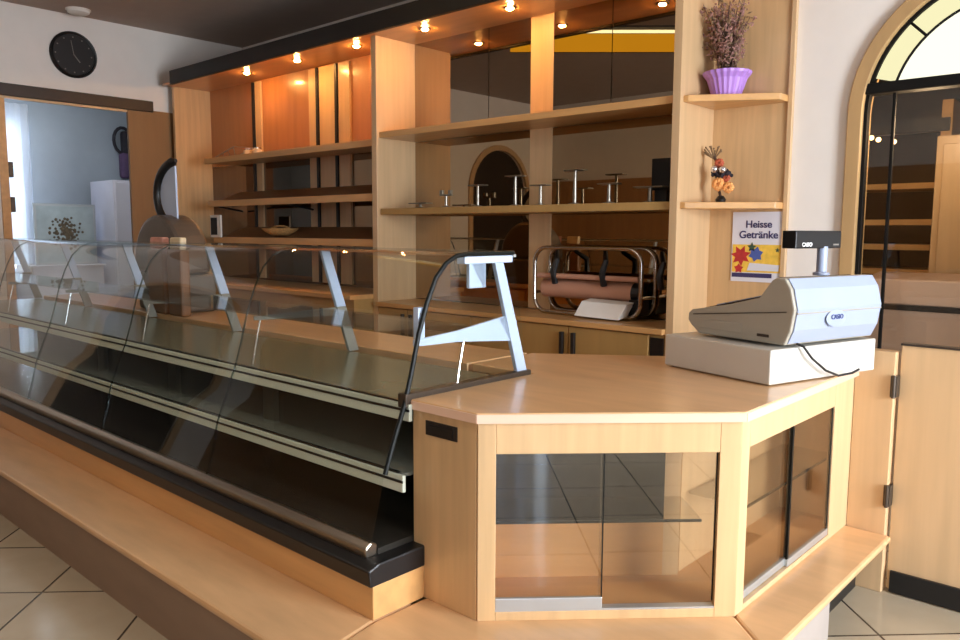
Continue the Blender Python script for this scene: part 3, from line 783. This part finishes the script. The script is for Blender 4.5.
# potted dried plant
px, py, pz = -.49, 2.60, 2.184
pp = thing('potted_plant', (px, py, pz), 'dried heather-like plant in ribbed purple pot on top corner shelf', 'plant')
build('pot', MB().lathe([(.075, pz), (.085, pz+.03), (.108, pz+.10), (.128, pz+.125), (.132, pz+.14), (.118, pz+.14), (.095, pz+.10)], (px, py, 0), 44, ribs=.022), 'purple', pp, smooth=False)
build('soil', MB().lathe([(.096, pz+.098), (.096, pz+.112)], (px, py, 0), 24), 'twig', pp)
stm = MB(); fol = MB(); fol2 = MB()
for i in range(46):
    a = random.uniform(0, 2*PI); rr = random.uniform(.02, .165); hh = random.uniform(.18, .50)*(1-.5*rr)
    tip = Vector((px+rr*math.cos(a), min(2.72, py+rr*math.sin(a)*.75), pz+.11+hh))
    b0 = Vector((px+random.uniform(-.04, .04), py+random.uniform(-.04, .04), pz+.1))
    mid = (b0+tip)/2+Vector((0, 0, .03))
    stm.tube([b0, mid, tip], [.004, .003, .0015], 5)
    for j in range(34):
        t = random.uniform(.35, 1.02)
        c = b0.lerp(tip, t)+Vector((random.gauss(0, .018), random.gauss(0, .014), random.gauss(0, .016)))
        c.y = min(c.y, 2.725)
        r = random.uniform(.005, .012)
        n1 = Vector((random.gauss(0, 1), random.gauss(0, 1), random.gauss(0, 1))).normalized()
        n2 = n1.orthogonal().normalized(); n3 = n1.cross(n2)
        (fol if random.random() < .7 else fol2)._add([c-n1*r*1.6, c+n2*r*.7, c+n1*r*1.6, c-n2*r*.7, c+n3*r*.5, c-n3*r*.5],
                 [(0, 1, 4), (1, 2, 4), (2, 3, 4), (3, 0, 4), (1, 0, 5), (2, 1, 5), (3, 2, 5), (0, 3, 5)])
build('stems', stm, 'twig', pp)
build('foliage', fol, 'heather', pp); build('foliage', fol2, 'heather2', pp)
# dried arrangement on the second corner shelf
fx, fy, fz = -.50, 2.60, 1.598
fg = thing('dried_arrangement', (fx, fy, fz), 'small dried flower arrangement with silver baubles on second corner shelf', 'decoration')
build('foot', MB().lathe([(.026, fz), (.03, fz+.02), (.016, fz+.04)], (fx, fy, 0), 14), 'black', fg, smooth=True)
build('stalk', MB().tube([(fx, fy, fz+.03), (fx-.025, fy, fz+.12), (fx-.02, fy, fz+.2), (fx-.05, fy, fz+.27)], .008, 7), 'twig', fg, smooth=True)
dk = MB()
for i in range(26): dk.ball((fx+random.uniform(-.05, .06), fy+random.uniform(-.03, .03), fz+random.uniform(.145, .185)), random.uniform(.010, .018), 1)
build('moss', dk, 'bag_dark', fg)
build('bauble', MB().ball((fx-.028, fy-.035, fz+.19), .022), 'silver', fg, smooth=True)
build('bauble', MB().ball((fx+.022, fy-.035, fz+.186), .022), 'silver', fg, smooth=True)
def flower(c, r, mat):
    m = MB()
    for i in range(16):
        a = i*2.4; e = .25+.6*(i/16); d = Vector((math.cos(a)*math.cos(e), -math.sin(e)*.7, math.sin(a)*math.cos(e)))
        m.ball(Vector(c)+d*r*.6, r*.42, 1)
    return build('flower', m, mat, fg, smooth=True)
flower((fx-.005, fy-.02, fz+.105), .042, 'orange_flower'); flower((fx+.055, fy-.02, fz+.085), .036, 'orange_flower')
flower((fx-.01, fy-.01, fz+.225), .03, 'rust'); flower((fx+.03, fy-.0, fz+.14), .026, 'rust')
sp_ = MB()
for i in range(22):
    a = random.uniform(0, 2*PI); sp_.tube([(fx-.05, fy, fz+.25), (fx-.06+.05*math.cos(a), fy+.02*math.sin(a), fz+.27+.05*abs(math.sin(a*1.7)))], .0028, 5)
    sp_.ball((fx-.06+.05*math.cos(a), fy+.02*math.sin(a), fz+.27+.05*abs(math.sin(a*1.7))), .006, 1)
build('sprig', sp_, 'heather2', fg)
# poster
po = thing('poster', (-.33, 2.734, 1.14), 'notice sheet with dark heading and colourful picture on corner unit back board', 'poster')
P0, P1, z0, z1 = -.482, -.178, 1.146, 1.548
build('sheet', MB().box(P0, 2.733, z0, P1, 2.737, z1), 'poster', po)
FM = lambda x, z: frame((x, 2.732, z), (1, 0, 0), (0, 0, 1))
text('heading', 'Heisse', .058, 'poster_text', po, FM(-.325, z1-.072))
text('heading', 'Getränke', .060, 'poster_text', po, FM(-.325, z1-.132))
pic = build('picture', MB().box(P0+.006, 2.7318, z0+.055, P1-.008, 2.7332, z0+.215), 'poster_yellow', po)
def blob(name, pts, mat):
    return build(name, MB().prism([(x, 2.7306, z) for x, z in pts], (0, .0012, 0)), mat, pic)
def star(cx, cz, r1, r2, n):
    return [(cx+(r1 if i % 2 == 0 else r2)*math.cos(PI*i/n+.3), cz+(r1 if i % 2 == 0 else r2)*math.sin(PI*i/n+.3)) for i in range(2*n)]
blob('flower_print', star(-.425, z0+.15, .062, .034, 7), 'poster_red')
blob('flower_print', star(-.335, z0+.16, .045, .03, 6), 'poster_blue')
blob('leaf_print', star(-.36, z0+.20, .030, .014, 5), 'poster_green')
blob('leaf_print', star(-.435, z0+.075, .030, .018, 5), 'poster_red')
blob('leaf_print', star(-.21, z0+.185, .014, .007, 5), 'poster_green')
blob('paper_print', [(-.385, z0+.065), (-.2, z0+.065), (-.195, z0+.10), (-.37, z0+.11)], 'poster')
build('footer', MB().box(P0+.006, 2.7318, z0+.025, P1-.06, 2.7332, z0+.05), 'poster_text', po)

# --- on and in the bread rack
wb = None
bk = thing('bread_basket', (-4.75, 2.5, 1.38), 'shallow wicker basket on the lowest bread shelf', 'basket')
build('bowl', MB().lathe([(.08, 1.385), (.14, 1.42), (.17, 1.45), (.16, 1.45), (.13, 1.42), (.07, 1.395)], (-4.75, 2.46, 0), 24), 'wicker', bk, smooth=True)
build('handle', MB().tube([(-4.90, 2.46, 1.45), (-4.80, 2.46, 1.47), (-4.70, 2.46, 1.47), (-4.60, 2.46, 1.45)], .010, 6), 'wicker', bk)
sw = thing('picture_frame', (-5.68, 2.37, 1.37), 'small dark picture with white border at left end of bread rack', 'picture')
build('border', MB().box(-5.80, 2.335, 1.36, -5.60, 2.352, 1.58), 'paper', sw, bevel=.003)
build('picture', MB().box(-5.785, 2.332, 1.385, -5.665, 2.336, 1.555), 'black', sw)
for i, (x, r, lb) in enumerate(((-5.35, .05, 'left small jar on the top bread shelf'), (-5.2, .045, 'right small jar on the top bread shelf'))):
    t = thing('storage_jar', (x, 2.52, 2.125), lb, 'jar', 'jars on the top bread shelf')
    build('body', MB().lathe([(r*.9, 2.125), (r, 2.14), (r, 2.20), (r*.7, 2.21)], (x, 2.52, 0), 18), 'cream', t, smooth=True)
    build('lid', MB().lathe([(r*.75, 2.21), (r*.75, 2.222)], (x, 2.52, 0), 18), 'steel', t, smooth=True)
wv = thing('wire_basket', (-5.62, 2.52, 2.125), 'low wire basket on the left end of the top bread shelf', 'basket')
build('rim', MB().tube([(-5.80, 2.42, 2.16), (-5.44, 2.42, 2.24), (-5.44, 2.62, 2.24), (-5.80, 2.62, 2.16)], .007, 6, True), 'chrome', wv)
build('base', MB().tube([(-5.76, 2.44, 2.133), (-5.46, 2.44, 2.133), (-5.46, 2.60, 2.133), (-5.76, 2.60, 2.133)], .006, 6, True), 'chrome', wv)
for x, zt2 in ((-5.76, 2.166), (-5.66, 2.19), (-5.56, 2.212), (-5.46, 2.236)):
    build('wire', MB().tube([(x, 2.42, zt2), (x, 2.44, 2.133), (x, 2.60, 2.133), (x, 2.62, zt2)], .004, 6), 'chrome', wv)

# --- slicing machine behind the case and bags beside it
sm = thing('slicing_machine', (-3.54, .82, HC), 'grey domed slicing machine with curved black handle behind the display case', 'machine')
build('base', MB().box(-3.82, .70, HC, -3.24, .97, 1.15), 'grey_hood', sm, bevel=.02)
hood = [(-3.54+.33*math.cos(math.radians(a)), .70, 1.20+.33*math.sin(math.radians(a))) for a in range(0, 181, 9)]
build('hood', MB().prism(hood+[(-3.87, .70, 1.15), (-3.21, .70, 1.15)], (0, .22, 0)), 'grey_hood', sm, bevel=.03)
hd = [(-3.38+.30*math.cos(math.radians(a)), .80, 1.66+.22*math.sin(math.radians(a))) for a in range(95, 236, 10)]
build('handle', MB().tube(hd, [.012]+[.03]*12+[.024, .02], 10), 'black', sm, smooth=True)
gpl = [(-3.38+.26*math.cos(math.radians(a)), .80, 1.66+.19*math.sin(math.radians(a))) for a in range(100, 236, 12)]
build('guard_plate', MB().prism(gpl+[(-3.42, .80, 1.50)], (0, .012, 0)), 'white_metal', sm, label='white guard plate')
for i, (x, m, lb, w) in enumerate(((-3.38, 'pink', 'brown paper bag with pink folded top standing beside the slicing machine', .11), (-3.13, 'cream', 'brown paper bag with cream folded top right of the pink topped bag', .09))):
    b = MB(); b.box(x-w, .62, HC, x+w, .685, 1.31)
    t = thing('paper_bag', (x, .65, HC), lb, 'bag', 'paper bags behind the display case')
    build('body', b, 'tray', t, bevel=.015)
    b = MB(); top_ = [(x-w+.02, .63, 1.31), (x+w-.02, .63, 1.31), (x+w-.02, .675, 1.31), (x-w+.02, .675, 1.31)]
    b.prism(top_, (0.01, 0, .075)); build('folded_top', b, m, t, bevel=.01)

# ================================================================== STOREROOM THINGS AND LEFT WALL
ck = thing('wall_clock', (XL, 1.418, 3.107), 'round black wall clock above the storeroom doorway', 'clock')
build('rim', MB().lathe([(.215, 0), (.218, .02), (.20, .035), (.19, .03), (.19, 0.0)], (XL+.002, 1.418, 3.107), 40, 'x'), 'black', ck, smooth=True)
fc = build('face', MB().lathe([(.19, .015), (.19, .02)], (XL, 1.418, 3.107), 40, 'x'), 'clock_face', ck)
mk = MB()
for k in range(12):
    a = 2*PI*k/12; y, z = 1.418+.165*math.sin(a), 3.107+.165*math.cos(a)
    mk.box(XL+.02, y-.006, z-.006, XL+.0215, y+.006, z+.006)
build('hour_marks', mk, 'clock_mark', fc)
build('hand', MB().obox((XL+.022, 1.414, 3.107), (0, .055, -.07), (0, .008, .006), (.002, 0, 0)), 'clock_mark', ck, label='hour hand')
build('hand', MB().obox((XL+.025, 1.414, 3.107), (0, -.02, .13), (0, .006, .002), (.002, 0, 0)), 'clock_mark', ck, label='minute hand')
sd = thing('smoke_detector', (-6.40, 1.40, CEIL), 'round white smoke detector on the ceiling above the clock', 'smoke detector')
build('body', MB().lathe([(.07, CEIL-.045), (.095, CEIL-.03), (.1, CEIL-.008)], (-6.40, 1.40, 0), 24), 'paper', sd, smooth=True)
build('base_plate', MB().lathe([(.11, CEIL-.008), (.11, CEIL)], (-6.40, 1.40, 0), 24), 'paper', sd)

fp = thing('floral_board', (-9.0, 2.1, .6), 'pale framed board with a dried flower picture in the storeroom', 'picture')
build('frame', MB().box(-8.86, 1.70, 1.0, -8.83, 2.42, 1.745), 'alu', fp, bevel=.004)
pb = build('board', MB().box(-8.83, 1.73, 1.03, -8.825, 2.39, 1.715), 'floral', fp)
fl = MB()
for i in range(150):
    a = random.uniform(0, 2*PI); r = min(.16, abs(random.gauss(0, .085)))
    fl.ball((-8.822, 2.06+r*math.cos(a)*1.2, 1.40+r*math.sin(a)*1.3), random.uniform(.012, .024), 1, (.3, 1, 1))
tag(build('dried_flowers', fl, 'floral_dark', pb), kind='stuff')
lc = thing('low_cabinet', (-8.85, 2.05, 0), 'low white cabinet under the framed flower board in the storeroom', 'cabinet')
build('body', MB().box(-9.25, 1.60, 0, -8.70, 2.44, .98), 'white_cab', lc, bevel=.005)
build('top', MB().box(-9.27, 1.58, .98, -8.68, 2.46, 1.0), 'white_cab', lc, bevel=.003)
wc = thing('tall_white_cabinet', (-8.8, 2.7, 0), 'plain white upright cabinet at right in the storeroom', 'cabinet')
build('body', MB().box(-9.2, 2.52, 0, -8.5, 3.0, 2.05), 'white_cab', wc, bevel=.006)
build('door', MB().box(-8.5, 2.54, .05, -8.485, 2.98, 2.02), 'white_cab', wc, bevel=.003)
hb = thing('hanging_bag', (-9.25, 3.08, 2.4), 'dark bag with looped strap hanging on the storeroom wall', 'bag')
lp = [(-9.24+.02, 2.98+.12*math.cos(math.radians(a)), 2.62+.17*math.sin(math.radians(a))) for a in range(60, 301, 20)]
build('strap', MB().tube(lp, .022, 8), 'bag_dark', hb, smooth=True)
build('pouch', MB().box(-9.29, 2.93, 2.12, -9.16, 3.16, 2.46), 'bag_purple', hb, bevel=.04)
build('flap', MB().box(-9.29, 2.96, 2.44, -9.17, 3.18, 2.75), 'bag_dark', hb, bevel=.04)
build('hook', MB().box(-9.30, 3.10, 2.72, -9.26, 3.13, 2.80), 'steel', hb)

# ================================================================== CEILING LIGHT over the shop floor (seen in the mirrors)
pl = thing('hanging_light', (-2.3, 1.0, 3.3), 'yellow lit ceiling light box with a white tube, reflected in upper mirrors', 'light')
a, b = Vector((-3.35, 1.40, 3.10)), Vector((-1.75, 0.0, 3.10)); d = b-a; nn = Vector((-d.y, d.x, 0)).normalized()
build('panel', MB().obox(a, d, nn*.02, Z*.16), 'yellow_panel', pl)
build('housing', MB().obox(a-nn*.04, d, nn*.04, Z*.16), 'dark_wood', pl)
build('tube', MB().tube([a+nn*.04+Z*.175, b+nn*.04+Z*.175], .014, 10), 'tube', pl)
build('housing', MB().obox(a-nn*.04+Z*.20, d, nn*.12, Z*.02), 'dark_wood', pl)
for t in (.15, .85):
    p_ = a+d*t; build('rod', MB().tube([p_+Z*.12, Vector((p_.x, p_.y, CEIL))], .008, 8), 'steel', pl)

# ================================================================== LIGHT
w = bpy.data.worlds.new('World'); scn.world = w; w.use_nodes = True
bg = w.node_tree.nodes['Background']; bg.inputs['Color'].default_value = (.62, .80, 1, 1); bg.inputs['Strength'].default_value = 1.1

def area(name, loc, target, sx, sy, e, col):
    l = bpy.data.lights.new(name, 'AREA'); l.shape = 'RECTANGLE'; l.size = sx; l.size_y = sy; l.energy = e; l.color = col
    o = bpy.data.objects.new(name, l); COL.objects.link(o); o.location = loc
    o.rotation_euler = (Vector(target)-Vector(loc)).to_track_quat('-Z', 'Y').to_euler()
    return o
DAY = (.86, .93, 1)
area('daylight_side_window', (XR+.35, .70, 1.6), (0, .70, 1.2), 1.7, 2.4, 620, (.92, .96, 1))
area('daylight_corner_window', (XR+.40, -3.14, 1.5), (0, -3.14, 1.5), .5, 2.4, 110, (.72, .86, 1))
area('daylight_front_window', (3.55, YF-.40, 1.4), (3.55, 0, 1.4), 1.2, 2.4, 90, DAY)
area('daylight_storeroom', (SX-.4, 1.56, 1.9), (-6, 1.56, 1.9), .4, 1.8, 260, DAY)
area('ceiling_panel_storeroom', (-8.0, 1.7, CEIL-.05), (-8.0, 1.7, 0), 1.0, 1.0, 30, DAY)
area('shop_ceiling_light', (-1.5, -1.5, CEIL-.06), (-1.5, -1.5, 0), 2.2, 1.0, 34, (1, .88, .74))
sun = bpy.data.lights.new('sun', 'SUN'); sun.energy = 6; sun.angle = math.radians(.6); sun.color = (.9, .95, 1)
so = bpy.data.objects.new('sun', sun); COL.objects.link(so); so.rotation_euler = Vector((-1.04, -1.27, -1)).to_track_quat('-Z', 'Y').to_euler()
pt = bpy.data.lights.new('backroom_fill', 'POINT'); pt.energy = 16; pt.color = (1, .7, .42); pt.shadow_soft_size = .08  # unseen point light added to brighten the room behind the arch
po_ = bpy.data.objects.new('backroom_fill', pt); COL.objects.link(po_); po_.location = (.45, 3.0, 2.0)

# ================================================================== CAMERA
F = Vector((-0.66965059, 0.73406264, -0.11278355)); R = Vector((0.73844523, 0.67430012, 0.00424032)); UP = Vector((-0.07916263, 0.08044494, 0.99361053))
cd = bpy.data.cameras.new('camera'); cam = bpy.data.objects.new('camera', cd); COL.objects.link(cam)
mw = Matrix((R, UP, -F)).transposed().to_4x4(); mw.translation = (1.53387402, -1.67389441, 1.43)
cam.matrix_world = mw
cd.sensor_width = 36; cd.lens = 780.474/960*36; cd.clip_start = .05
scn.camera = cam
scn.view_settings.view_transform = 'Standard'; scn.view_settings.look = 'None'
scn.view_settings.gamma = 1; scn.view_settings.exposure = -.25; scn.view_settings.use_curve_mapping = False
scn.cycles.max_bounces = 10; scn.cycles.diffuse_bounces = 5; scn.cycles.glossy_bounces = 6
scn.cycles.transparent_max_bounces = 48; scn.cycles.sample_clamp_indirect = 6
scn.cycles.caustics_reflective = False; scn.cycles.caustics_refractive = False
